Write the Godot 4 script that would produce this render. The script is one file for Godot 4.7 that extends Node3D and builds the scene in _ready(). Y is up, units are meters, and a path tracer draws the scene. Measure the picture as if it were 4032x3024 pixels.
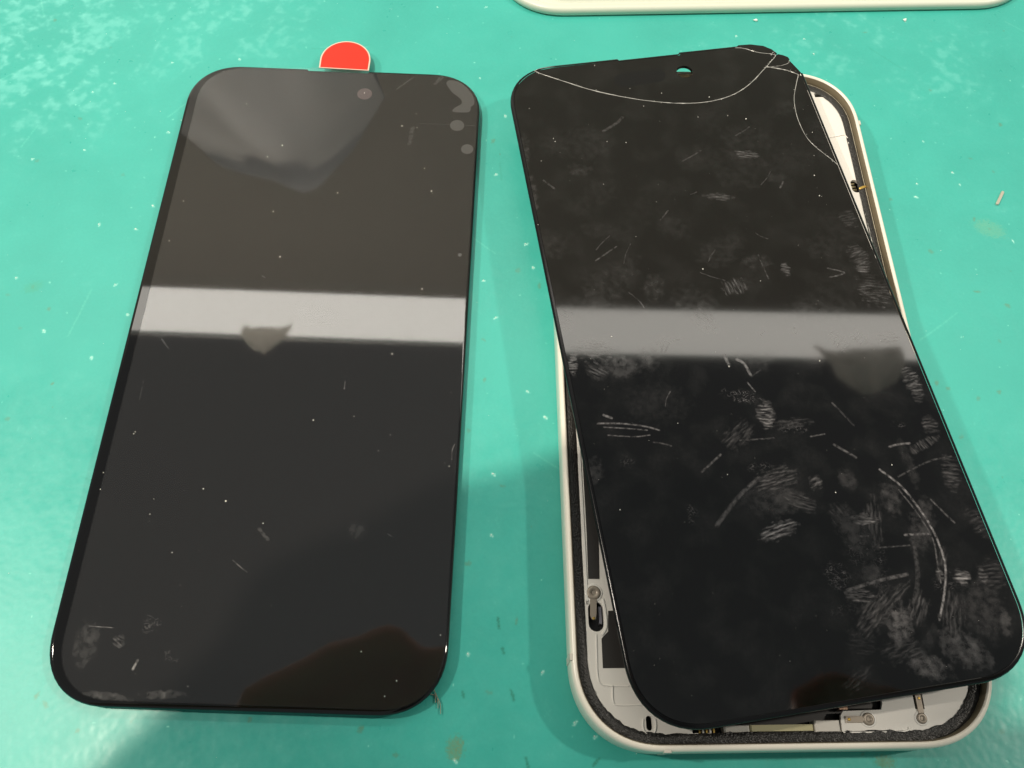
extends Node3D
# A phone repair bench seen from close above: a new display under film, and a cracked display lying askew on an open phone.
# Shapes are written in millimetres and scaled to metres when a mesh is committed.
const MM := 0.001

const OLD_MARKS = [
	[1, [14.4, -40.0, 2.53, 1.09, 15.0], 0, 0.55],
	[1, [5.4, -29.7, 3.11, 0.93, 13.0], 0, 0.5],
	[2, [18.9, -32.9, 2.49, 1.27, 10.0], 0, 0.1],
	[1, [14.2, -9.8, 0.94, 1.7, 10.0], 0, 0.45],
	[0, [22.8, -8.8, 25.8, -7.2, 22.4, -6.6], 0.44, 0.4],
	[1, [29.9, -7.7, 1.42, 1.33, 10.0], 0, 0.5],
	[1, [29.6, -2.9, 2.64, 3.53, 10.0], 0, 0.22],
	[1, [3.0, -7.2, 1.86, 2.76, 80.0], 0, 0.3],
	[2, [8.9, -12.3, 3.15, 1.9, 10.0], 0, 0.15],
	[0, [-3.2, 7.5, -2.9, 9.9], 0.75, 0.4],
	[0, [-1.1, 8.8, 0.1, 10.0, 0.6, 12.4], 0.66, 0.6],
	[0, [-0.4, 13.9, 0.5, 16.0], 0.4, 0.4],
	[3, [-2.3, 16.6, 3.63, 1.45, 20.0], 0, 0.55],
	[1, [1.2, 21.0, 1.58, 2.7, 10.0], 0, 0.75],
	[3, [5.6, 24.1, 3.15, 1.26, 10.0], 0, 0.4],
	[0, [-5.0, 25.2, 1.3, 25.7], 0.39, 0.3],
	[0, [8.1, 26.4, 10.8, 26.3], 0.39, 0.5],
	[1, [28.1, 31.0, 0.99, 3.43, 70.0], 0, 0.45],
	[0, [21.8, 30.5, 23.6, 30.3, 25.7, 30.4], 0.57, 0.6],
	[0, [21.4, 36.3, 28.0, 34.3, 32.3, 34.0], 0.45, 0.3],
	[0, [25.6, 41.4, 27.0, 43.8], 0.33, 0.5],
	[1, [31.0, 20.2, 1.17, 2.48, 10.0], 0, 0.4],
	[3, [24.8, 26.4, 1.29, 0.8, 10.0], 0, 0.4],
	[1, [-0.8, 33.6, 4.17, 2.22, -10.0], 0, 0.35],
	[1, [6.2, 35.2, 1.25, 1.33, -20.0], 0, 0.5],
	[1, [2.2, 38.1, 3.57, 1.45, 30.0], 0, 0.3],
	[3, [-2.8, 30.8, 2.8, 0.9, 0.0], 0, 0.35],
	[1, [-2.8, 42.7, 3.57, 1.36, -12.0], 0, 0.95],
	[1, [12.7, 43.1, 2.46, 1.19, 10.0], 0, 0.8],
	[3, [4.6, 52.0, 2.39, 2.42, 10.0], 0, 0.55],
	[1, [7.5, 55.8, 2.73, 1.1, 10.0], 0, 0.6],
	[0, [5.7, 54.6, 11.3, 53.8, 16.7, 53.5], 0.8, 0.45],
	[0, [18.8, 46.8, 23.0, 47.2], 0.61, 0.6],
	[0, [11.0, 45.9, 12.3, 46.0], 0.46, 0.6],
	[0, [13.6, 48.3, 18.9, 48.7], 0.37, 0.35],
	[2, [12.6, 61.6, 1.97, 3.57, 25.0], 0, 0.75],
	[2, [14.9, 68.5, 3.69, 2.06, 25.0], 0, 0.7],
	[2, [21.8, 66.8, 4.61, 2.63, 40.0], 0, 0.6],
	[1, [25.8, 55.4, 1.38, 1.41, 10.0], 0, 0.9],
	[1, [22.4, 54.4, 0.73, 1.14, 10.0], 0, 0.6],
	[1, [29.5, 55.8, 0.73, 1.51, 10.0], 0, 0.5],
	[2, [30.1, 63.9, 1.08, 2.17, 10.0], 0, 0.4],
	[2, [27.2, 61.0, 3.62, 5.5, 10.0], 0, 0.2],
	[0, [18.5, 34.5, 21.0, 37.7, 22.5, 41.2, 23.7, 45.4, 24.1, 49.3, 23.7, 53.1, 22.3, 56.6, 20.8, 59.3, 19.4, 61.6], 0.55, 0.95],
	[0, [20.6, 38.7, 22.4, 43.6, 23.3, 48.4, 22.6, 52.2, 21.9, 55.8], 0.38, 0.5],
	[0, [-13.4, 30.1, -9.2, 27.4], 0.54, 0.4],
	[0, [11.9, 28.6, 15.0, 31.6], 0.63, 0.5],
	[0, [-13.3, 40.2, -10.3, 37.5, -7.3, 35.1, -3.5, 32.8], 0.98, 0.4],
	[3, [-16.9, 37.6, 1.13, 2.36, 10.0], 0, 0.3],
	[0, [25.6, 41.3, 27.0, 43.9, 28.2, 46.0], 0.47, 0.4],
	[0, [19.8, 48.3, 18.4, 54.1, 16.0, 58.5], 0.97, 0.2],
	[0, [-30.2, 18.0, -26.2, 18.6, -22.1, 19.7, -19.2, 21.0], 0.46, 0.6],
	[0, [-29.2, 18.9, -25.0, 19.8, -21.4, 20.7], 0.34, 0.6],
	[0, [-28.7, 20.6, -24.0, 21.6, -21.1, 21.7], 0.33, 0.5],
	[0, [-28.7, 16.5, -27.4, 17.3], 0.63, 0.7],
	[1, [-32.4, 5.1, 0.88, 2.5, 10.0], 0, 0.5],
	[2, [-32.5, 27.0, 1.53, 2.51, 10.0], 0, 0.3],
	[3, [-26.4, 26.1, 1.54, 1.2, 10.0], 0, 0.25],
	[1, [-33.2, -3.9, 2.42, 3.49, 40.0], 0, 0.2],
	[2, [-23.8, 7.1, 4.42, 2.49, 10.0], 0, 0.2],
	[0, [-15.0, -51.0, -11.9, -52.7, -10.1, -54.3], 0.89, 0.28],
	[0, [-30.5, -39.3, -28.6, -36.9], 0.6, 0.3],
	[2, [-33.3, -47.0, 1.01, 6.46, 10.0], 0, 0.25],
	[2, [-34.0, -34.4, 1.46, 6.08, 10.0], 0, 0.3],
	[2, [-22.4, -41.1, 2.66, 1.48, 10.0], 0, 0.15],
	[2, [-13.3, -9.6, 2.16, 3.29, 10.0], 0, 0.15],
	[2, [-17.7, 5.6, 2.08, 3.03, 10.0], 0, 0.15]]
const NEW_MARKS = [
	[3, [-17.6, 58.5, 1.86, 1.6, 0], 0, 0.5],
	[1, [-22.5, 61.8, 1.06, 1.18, 30], 0, 0.6],
	[0, [-19.1, 66.3, -18.6, 64.8], 0.62, 0.7],
	[3, [-13.0, 63.8, 1.44, 1.03, 40], 0, 0.4],
	[2, [-27.9, 62.2, 2.1, 3.95, 0], 0, 0.35],
	[0, [-5.3, 47.0, -3.7, 48.2, -2.5, 49.0], 0.28, 0.6],
	[0, [-1.5, 41.0, 0.4, 43.0], 0.84, 0.3],
	[0, [-28.4, 59.3, -26.5, 59.4, -23.8, 59.5], 0.21, 0.8],
	[2, [4.4, 38.8, 1.28, 1.33, 0], 0, 0.0],
	[2, [16.3, 40.7, 1.69, 1.75, 0], 0, 0.25],
	[0, [10.8, 10.5, 10.8, 12.1], 0.3, 0.6],
	[0, [33.3, 23.0, 32.9, 24.3, 32.9, 26.2], 0.24, 0.7],
	[0, [-27.1, 2.5, -25.4, 4.6], 0.43, 0.25],
	[0, [-28.8, 12.0, -28.7, 16.0], 0.24, 0.25],
	[0, [14.4, -67.0, 16.1, -68.8, 18.1, -70.9], 0.52, 0.35],
	[0, [20.3, -56.6, 28.2, -56.7, 34.1, -56.5], 0.21, 0.3],
	[0, [23.4, -69.2, 24.8, -71.3], 1.47, 0.3],
	[0, [18.7, -50.1, 19.0, -55.2], 1.41, 0.22],
	[0, [22.0, 41.1, 22.9, 41.6], 0.22, 0.6],
	[0, [-9.3, -13.4, -8.6, -13.0], 0.19, 0.7],
	[2, [-22.3, 70.7, 3.85, 0.63, 5], 0, 0.5],
	[2, [-13.3, 70.2, 3.86, 0.75, -2], 0, 0.5]]
const NEW_DUST = [-8.4, 36.0, 5.6, 19.1, -28.0, 22.9, -28.2, 23.3, -6.2, -18.2, -28.1, -4.8, -21.7, 36.1, -13.0, 33.8, -31.9, 34.6, -32.1, 31.3, -10.1, -48.4, -20.1, -60.3, -12.9, -44.9, 4.0, -35.6, -29.3, -31.8, -30.3, -21.2, -9.4, -29.9, -34.2, -54.6, 24.7, -37.1, 22.7, -43.4, 19.6, -59.4, 20.1, -55.2, 16.6, -55.5, 6.9, -65.1, 13.4, 18.0, 20.8, 21.6, 20.9, -6.4, 24.5, -11.6, 19.6, 4.0, 18.8, 25.0, 32.5, 27.6, -0.9, 40.0, -16.4, 46.0, -9.2, 68.7, -21.8, 39.0, 19.4, 62.1, 25.9, 66.7, 32.9, 58.9, 24.1, 69.3]
const OLD_DUST = [-30.2, -59.8, -26.4, -50.4, -26.2, -49.5, -14.9, -47.9, -10.8, -47.0, -4.7, -56.8, -14.3, -63.1, -6.6, -62.4, 0.2, -60.0, -18.0, -36.4, -30.1, -44.6, -7.9, -30.2, -33.6, -28.0, -14.1, -22.1, -13.2, -70.6, 6.7, -51.9, 13.3, -51.3, 17.1, -49.8, 30.6, -43.9, 10.6, -57.3, 26.8, -26.8, 27.4, -32.2, 29.0, -37.5, -2.4, -12.3, 8.4, -7.8, 14.6, 11.5, -3.0, 10.1, 21.0, 34.0, 9.2, 37.5, -9.0, 31.3, -23.9, 0.4, -29.5, 34.9, -15.5, 20.2]
const MAT_WHITE = [-55.9, -47.2, -41.3, -75.1, -25.3, -77.2, -37.9, -53.4, -58.1, -64.7, -53.6, -67.7, -66.9, -44.0, -39.5, -25.9, -47.7, -26.7, -37.1, -32.3, 103.6, -97.5, 142.4, -99.6, 98.0, -91.9, 115.3, -91.8, 117.1, -86.6, 145.2, -50.6, 139.9, -59.7, 136.2, -46.9, 135.3, -43.1, 155.2, -31.8, 146.2, -47.2, -36.6, -4.4, -40.7, -11.5, -52.7, 0.2, -41.6, 6.0, -61.8, -12.3, -30.1, 36.7, 40.9, 27.8, 47.1, 9.9, 50.8, 15.5, 40.1, -7.0, 37.1, -16.0, 47.7, -19.8, 41.0, 39.9, 37.7, 61.5, 50.8, 64.2, 59.9, 74.3, 56.5, 72.2, 36.4, 78.8, 21.8, -97.8, 34.2, -98.5, 40.3, -62.4, 38.7, -44.8, 46.0, -25.9, 33.7, -74.1]
const MAT_BROWN = [-65.8, -43.6, -45.6, -40.7, -59.2, -56.5, -73.0, -87.7, 131.3, -95.1, 144.6, -76.2, 150.3, -55.1, 155.0, -51.4, 129.3, -42.1, 159.8, -66.0, 150.6, -35.0, 136.0, -28.2, 147.6, -37.4, 144.3, -18.1, 150.2, -14.8, 146.6, -5.9, 131.3, 4.5, 133.4, 5.7, 143.8, 6.0, 139.2, 7.7, 134.0, 16.4, -57.8, -10.2, -62.5, -8.1, -53.1, -5.1, -48.0, 12.0, -57.7, -0.3, -54.7, 19.9, 37.7, -1.6, 38.3, 7.6, 44.4, -19.0, 49.1, -15.3, 42.7, 30.1, 35.6, 18.9, 36.3, 76.7, 41.6, 67.7, 20.1, 74.3, 26.4, 78.1, 36.9, 45.3, 46.0, 55.5, -33.7, 72.0, -18.6, 74.2, -27.2, 76.0, 1.2, 73.3, -35.5, 70.6, 130.2, 71.3, 108.8, 76.7, 37.6, -54.7]
const MAT_SCRATCH = [42.7, 54.9, 43.0, 57.1, 43.7, 60.2, 44.0, 61.3, 45.4, 67.2, 46.0, 69.1, 37.1, 67.7, 37.3, 68.8, 48.2, 77.9, 48.7, 79.6, 60.6, 77.6, 59.3, 79.0]


var rng := RandomNumberGenerator.new()
var lut := PackedByteArray()

# ------------------------------------------------------------------ small helpers
func begin() -> SurfaceTool:
	var st := SurfaceTool.new()
	st.begin(Mesh.PRIMITIVE_TRIANGLES)
	st.set_smooth_group(-1)
	return st

func commit(called: String, st: SurfaceTool, mat: Material, parent: Node) -> MeshInstance3D:
	st.generate_normals()
	var o := MeshInstance3D.new()
	o.mesh = st.commit()
	o.name = called
	o.material_override = mat
	o.cast_shadow = GeometryInstance3D.SHADOW_CASTING_SETTING_ON
	parent.add_child(o, true)
	return o

func base(called: String, label: String, category: String, group := "") -> Node3D:
	var o := Node3D.new()
	o.name = called
	add_child(o, true)
	tag(o, label, category, group)
	return o

func tag(o: Node, label: String, category: String, group := "") -> void:
	o.set_meta("label", label)
	o.set_meta("category", category)
	if group != "":
		o.set_meta("group", group)

func lin(r: float, g: float, b: float, a := 1.0) -> Color:
	var c := Color(r, g, b, a).linear_to_srgb()
	c.a = a
	return c

func mat(r: float, g: float, b: float, rough: float, metal := 0.0, spec := 0.5) -> StandardMaterial3D:
	var m := StandardMaterial3D.new()
	m.albedo_color = lin(r, g, b)
	m.roughness = rough
	m.metallic = metal
	m.metallic_specular = spec
	return m

func bumpy(m: StandardMaterial3D, freq: float, depth_cm: float, per_metre: float) -> StandardMaterial3D:
	var n := FastNoiseLite.new()
	n.seed = 11
	n.frequency = freq
	n.fractal_octaves = 4
	m.heightmap_enabled = true
	m.heightmap_texture = ImageTexture.create_from_image(n.get_seamless_image(256, 256))
	m.heightmap_scale = depth_cm
	m.uv1_triplanar = true
	m.uv1_scale = Vector3.ONE * per_metre
	return m

func tri(st: SurfaceTool, a: Vector3, b: Vector3, c: Vector3) -> void:
	for p in [a, b, c]:
		st.set_uv(Vector2(p.x, p.z) * 0.1)
		st.add_vertex(p * MM)

func tri_uv(st: SurfaceTool, a: Vector3, b: Vector3, c: Vector3, org: Vector2, size: Vector2) -> void:
	for p in [a, b, c]:
		st.set_uv(Vector2((p.x - org.x) / size.x, (p.z - org.y) / size.y))
		st.add_vertex(p * MM)

func v3(p: Vector2, y: float) -> Vector3:
	return Vector3(p.x, y, p.y)

# rounded rectangle, angle growing from +x to +z; extra = x positions along the far edge
func rrect(hw: float, hl: float, r: float, n := 14, extra: Array = []) -> PackedVector2Array:
	var out := PackedVector2Array()
	var corners := [Vector2(hw - r, hl - r), Vector2(-hw + r, hl - r), Vector2(-hw + r, -hl + r), Vector2(hw - r, -hl + r)]
	for k in 4:
		for i in n + 1:
			var a := (k + float(i) / n) * PI / 2
			# a slightly squarer curve than a circle
			var c := cos(a); var s := sin(a)
			var e := 2.25
			var g := pow(pow(absf(c), e) + pow(absf(s), e), -1.0 / e)
			out.append(corners[k] + Vector2(c, s) * r * g)
		if k == 2:
			for x in extra:
				out.append(Vector2(x, -hl))
	return out

func loft(st: SurfaceTool, rings: Array, heights: Array, smooth := true, skip_lo := 1e9, skip_hi := -1e9) -> void:
	st.set_smooth_group(1 if smooth else -1)
	for k in rings.size() - 1:
		var A: PackedVector2Array = rings[k]
		var B: PackedVector2Array = rings[k + 1]
		for i in A.size():
			var j := (i + 1) % A.size()
			if i >= skip_lo and i < skip_hi:
				continue
			var a := v3(A[i], heights[k]); var b := v3(A[j], heights[k])
			var c := v3(B[j], heights[k + 1]); var d := v3(B[i], heights[k + 1])
			tri(st, a, d, c)
			tri(st, a, c, b)

func cap(st: SurfaceTool, ring: PackedVector2Array, y: float, up := true) -> void:
	st.set_smooth_group(-1)
	var mid := Vector2.ZERO
	for p in ring: mid += p
	mid /= ring.size()
	for i in ring.size():
		var j := (i + 1) % ring.size()
		if up: tri(st, v3(mid, y), v3(ring[i], y), v3(ring[j], y))
		else: tri(st, v3(mid, y), v3(ring[j], y), v3(ring[i], y))

func area2(p: PackedVector2Array) -> float:
	var s := 0.0
	for i in p.size():
		s += p[i].cross(p[(i + 1) % p.size()])
	return s / 2

# simple pieces of an outline with its holes taken out: cut through the middle of every hole first
func without_holes(outer: PackedVector2Array, holes: Array) -> Array:
	var pieces: Array = [outer]
	for h in holes:
		var cx := 0.0
		for p in h: cx += p.x
		cx /= h.size()
		var next: Array = []
		for piece in pieces:
			for half in [V([-200, -200, cx, -200, cx, 200, -200, 200]), V([cx, -200, 200, -200, 200, 200, cx, 200])]:
				for part in Geometry2D.intersect_polygons(piece, half):
					for left in Geometry2D.clip_polygons(part, h):
						next.append(left)
		pieces = next
	return pieces

# flat-topped plate of any outline, with holes; uv in fractions of `size` from `org`
func plate(st: SurfaceTool, outer: PackedVector2Array, holes: Array, y0: float, y1: float, org := Vector2.ZERO, size := Vector2(1, 1)) -> void:
	st.set_smooth_group(-1)
	for piece in without_holes(outer, holes):
		var poly: PackedVector2Array = piece
		var idx := Geometry2D.triangulate_polygon(poly)
		for k in range(0, idx.size(), 3):
			var a := poly[idx[k]]; var b := poly[idx[k + 1]]; var c := poly[idx[k + 2]]
			if (b - a).cross(c - a) < 0:
				var t := b; b = c; c = t
			tri_uv(st, v3(a, y1), v3(b, y1), v3(c, y1), org, size)
			tri_uv(st, v3(a, y0), v3(c, y0), v3(b, y0), org, size)
	for l in [outer] + holes:
		var q: PackedVector2Array = l.duplicate()
		var is_hole: bool = l != outer
		if (area2(q) < 0) != is_hole: q.reverse()
		for i in q.size():
			var j := (i + 1) % q.size()
			tri_uv(st, v3(q[i], y1), v3(q[i], y0), v3(q[j], y0), org, size)
			tri_uv(st, v3(q[i], y1), v3(q[j], y0), v3(q[j], y1), org, size)

func V(a: Array) -> PackedVector2Array:
	var out := PackedVector2Array()
	for i in range(0, a.size(), 2): out.append(Vector2(a[i], a[i + 1]))
	return out

func smooth_line(p: PackedVector2Array, n := 5) -> PackedVector2Array:
	var out := PackedVector2Array()
	for i in p.size() - 1:
		var a := p[maxi(i - 1, 0)]; var b := p[i]; var c := p[i + 1]; var d := p[mini(i + 2, p.size() - 1)]
		for k in n:
			out.append(b.cubic_interpolate(c, a, d, float(k) / n))
	out.append(p[p.size() - 1])
	return out

func circle2(c: Vector2, r: float, n := 24) -> PackedVector2Array:
	var out := PackedVector2Array()
	for i in n: out.append(c + Vector2.from_angle(TAU * i / n) * r)
	return out

func pill(a: Vector2, b: Vector2, r: float, n := 8) -> PackedVector2Array:
	var out := PackedVector2Array()
	var t := (b - a).angle()
	for i in n + 1: out.append(b + Vector2.from_angle(t - PI / 2 + PI * i / n) * r)
	for i in n + 1: out.append(a + Vector2.from_angle(t + PI / 2 + PI * i / n) * r)
	return out

# chamfered plate of a convex outline
func pad(st: SurfaceTool, ring: PackedVector2Array, y0: float, y1: float, bev: float) -> void:
	var mid := Vector2.ZERO
	for p in ring: mid += p
	mid /= ring.size()
	var inner := PackedVector2Array()
	for p in ring: inner.append(p - (p - mid).normalized() * bev)
	if area2(ring) < 0:
		ring = ring.duplicate(); ring.reverse(); inner.reverse()
	loft(st, [inner, ring, ring], [y1, y1 - bev * 0.7, y0], false)
	cap(st, inner, y1)
	cap(st, ring, y0, false)

func box(st: SurfaceTool, lo: Vector3, hi: Vector3, bev := 0.1) -> void:
	pad(st, V([hi.x, lo.z, hi.x, hi.z, lo.x, hi.z, lo.x, lo.z]), lo.y, hi.y, bev)

func ribbon(st: SurfaceTool, line: PackedVector2Array, w: float, y: float, jitter: float) -> void:
	st.set_smooth_group(-1)
	var L: Array = []; var Rr: Array = []; var T: Array = []
	for i in line.size():
		var d := (line[mini(i + 1, line.size() - 1)] - line[maxi(i - 1, 0)]).normalized()
		var nrm := Vector2(-d.y, d.x)
		var ww := w * (0.55 + 0.9 * rng.randf())
		L.append(v3(line[i] + nrm * ww * 0.5, y)); Rr.append(v3(line[i] - nrm * ww * 0.5, y)); T.append(v3(line[i] + nrm * rng.randf_range(-0.3, 0.3) * ww, y + jitter * rng.randf()))
	for i in line.size() - 1:
		tri(st, L[i], T[i], T[i + 1]); tri(st, L[i], T[i + 1], L[i + 1])
		tri(st, T[i], Rr[i], Rr[i + 1]); tri(st, T[i], Rr[i + 1], T[i + 1])

func crumb(st: SurfaceTool, at: Vector3, s: float) -> void:
	st.set_smooth_group(-1)
	var ax := Basis.from_euler(Vector3(rng.randf() * 6, rng.randf() * 6, rng.randf() * 6))
	var p: Array = []
	for d in [Vector3.RIGHT, Vector3.LEFT, Vector3.UP, Vector3.DOWN, Vector3.FORWARD, Vector3.BACK]:
		p.append(at + ax * (d * s * rng.randf_range(0.35, 1.0)) * Vector3(1, 0.6, 1))
	for f in [[0, 2, 4], [2, 1, 4], [1, 3, 4], [3, 0, 4], [2, 0, 5], [1, 2, 5], [3, 1, 5], [0, 3, 5]]:
		tri(st, p[f[0]], p[f[1]], p[f[2]])

# ------------------------------------------------------------------ textures
func bytes_of(l: float) -> int:
	return lut[clampi(int(l * 4095.0), 0, 4095)]

func noise(sd: int, f: float, oct := 4) -> FastNoiseLite:
	var n := FastNoiseLite.new()
	n.seed = sd
	n.noise_type = FastNoiseLite.TYPE_SIMPLEX_SMOOTH
	n.frequency = f
	n.fractal_octaves = oct
	return n

# grease marks on a display, in the display's own millimetres (70 x 146)
func marks_field(marks: Array, w: int, h: int, sd: int) -> PackedFloat32Array:
	var f := PackedFloat32Array()
	f.resize(w * h)
	var px := w / 70.0
	var fine := noise(sd, 1.7, 3)
	var mid := noise(sd + 1, 0.45, 4)
	for m in marks:
		var a: Array = m[1]
		var k: float = m[3]
		if m[0] == 0:
			var line := smooth_line(V(a), 10)
			var hw: float = m[2] * 0.5
			for s in line.size() - 1:
				var p := line[s]; var q := line[s + 1]
				var x0 := int((minf(p.x, q.x) - hw + 35) * px); var x1 := int((maxf(p.x, q.x) + hw + 35) * px) + 1
				var y0 := int((minf(p.y, q.y) - hw + 73) * px); var y1 := int((maxf(p.y, q.y) + hw + 73) * px) + 1
				var dir := (q - p).normalized()
				for y in range(maxi(y0, 0), mini(y1, h)):
					for x in range(maxi(x0, 0), mini(x1, w)):
						var c := Vector2((x + 0.5) / px - 35, (y + 0.5) / px - 73)
						var t := clampf((c - p).dot(dir) / maxf(p.distance_to(q), 0.001), 0, 1)
						var dd := (c - p.lerp(q, t))
						var e := dd.length() / hw
						if e < 1.0:
							var g := (1.0 - e * e) * k * clampf(0.55 + 0.9 * mid.get_noise_2d(c.x * 2.0, c.y * 2.0) + 0.6 * fine.get_noise_2d(dd.dot(Vector2(-dir.y, dir.x)) * 6.0, (c.dot(dir)) * 0.7), 0, 1.3)
							var at := y * w + x
							if g > f[at]: f[at] = g
		else:
			var cx: float = a[0]; var cz: float = a[1]; var rx: float = a[2] * 1.15; var rz: float = a[3] * 1.15
			var turn := deg_to_rad(a[4])
			var r := maxf(rx, rz)
			for y in range(maxi(int((cz - r + 73) * px), 0), mini(int((cz + r + 73) * px) + 1, h)):
				for x in range(maxi(int((cx - r + 35) * px), 0), mini(int((cx + r + 35) * px) + 1, w)):
					var c := Vector2((x + 0.5) / px - 35, (y + 0.5) / px - 73)
					var o := (c - Vector2(cx, cz)).rotated(-turn)
					var wob := 1.0 + 0.45 * mid.get_noise_2d(c.x * 1.3 + 40, c.y * 1.3)
					var e := Vector2(o.x / rx, o.y / rz).length() / wob
					if e >= 1.0: continue
					var fall := minf(1.0, (1.0 - e) * 2.2)
					var g := 0.0
					if m[0] == 1:
						var ph := o.y * 9.0 + 3.4 * mid.get_noise_2d(c.x * 0.9, c.y * 0.9 + 9)
						g = fall * (0.35 + 0.65 * pow(0.5 + 0.5 * sin(ph), 1.5)) * clampf(0.55 + 1.3 * mid.get_noise_2d(o.x * 0.7 + 90 + cx, o.y * 3.4 + cz), 0, 1.3)
					elif m[0] == 2:
						g = fall * 0.6 * clampf(0.55 + 0.9 * mid.get_noise_2d(c.x * 1.1, c.y * 1.1 + 70) + 0.35 * fine.get_noise_2d(c.x * 2.2, c.y * 2.2), 0, 1.2)
					else:
						var q := absf(fine.get_noise_2d(c.x * 0.55 + 31, c.y * 0.75))
						g = fall * clampf(1.0 - q * 6.0, 0, 1) * clampf(0.5 + 1.2 * mid.get_noise_2d(c.x * 1.3, c.y * 1.3 + 20), 0, 1.2)
					g *= k
					var at := y * w + x
					if g > f[at]: f[at] = g
	return f

func marks_material(marks: Array, sd: int, base_l: float, gain: float, tone: Color, r0: float, r1: float, film: float) -> StandardMaterial3D:
	var w := 896; var h := 1869
	var f := marks_field(marks, w, h, sd)
	var cloud := noise(sd + 5, 0.008, 5).get_image(w, h).get_data()
	var fine := noise(sd + 6, 0.09, 3).get_image(w, h).get_data()
	var col := PackedByteArray(); col.resize(w * h * 3)
	var rou := PackedByteArray(); rou.resize(w * h)
	for i in w * h:
		var grease := maxf(0.0, (cloud[i] / 255.0 - 0.42)) * (0.4 + fine[i] / 255.0) * film
		var v := f[i] + grease
		var l := base_l + gain * v
		col[i * 3] = bytes_of(l * tone.r); col[i * 3 + 1] = bytes_of(l * tone.g); col[i * 3 + 2] = bytes_of(l * tone.b)
		rou[i] = clampi(int(255.0 * (r0 + r1 * v)), 0, 255)
	var m := StandardMaterial3D.new()
	m.albedo_texture = ImageTexture.create_from_image(Image.create_from_data(w, h, false, Image.FORMAT_RGB8, col))
	m.roughness = 1.0
	m.roughness_texture = ImageTexture.create_from_image(Image.create_from_data(w, h, false, Image.FORMAT_L8, rou))
	m.texture_repeat = false
	return m

func dab(col: PackedByteArray, w: int, h: int, px: float, org: Vector2, c: Vector2, rx: float, rz: float, turn: float, tone: Vector3, k: float, n: FastNoiseLite) -> void:
	var r := maxf(rx, rz) * 1.4
	for y in range(maxi(int((c.y - r - org.y) * px), 0), mini(int((c.y + r - org.y) * px) + 2, h)):
		for x in range(maxi(int((c.x - r - org.x) * px), 0), mini(int((c.x + r - org.x) * px) + 2, w)):
			var p := Vector2(x / px, y / px) + org
			var o := (p - c).rotated(-turn)
			var e := Vector2(o.x / rx, o.y / rz).length() / (1.0 + 0.5 * n.get_noise_2d(p.x * 3.0, p.y * 3.0))
			if e > 1.0: continue
			var t := clampf((1.0 - e) * 3.0, 0, 1) * k * (0.75 + 0.5 * n.get_noise_2d(p.x * 7.0, p.y * 7.0))
			var i := (y * w + x) * 3
			col[i] = int(lerpf(col[i], tone.x, t)); col[i + 1] = int(lerpf(col[i + 1], tone.y, t)); col[i + 2] = int(lerpf(col[i + 2], tone.z, t))

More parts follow.
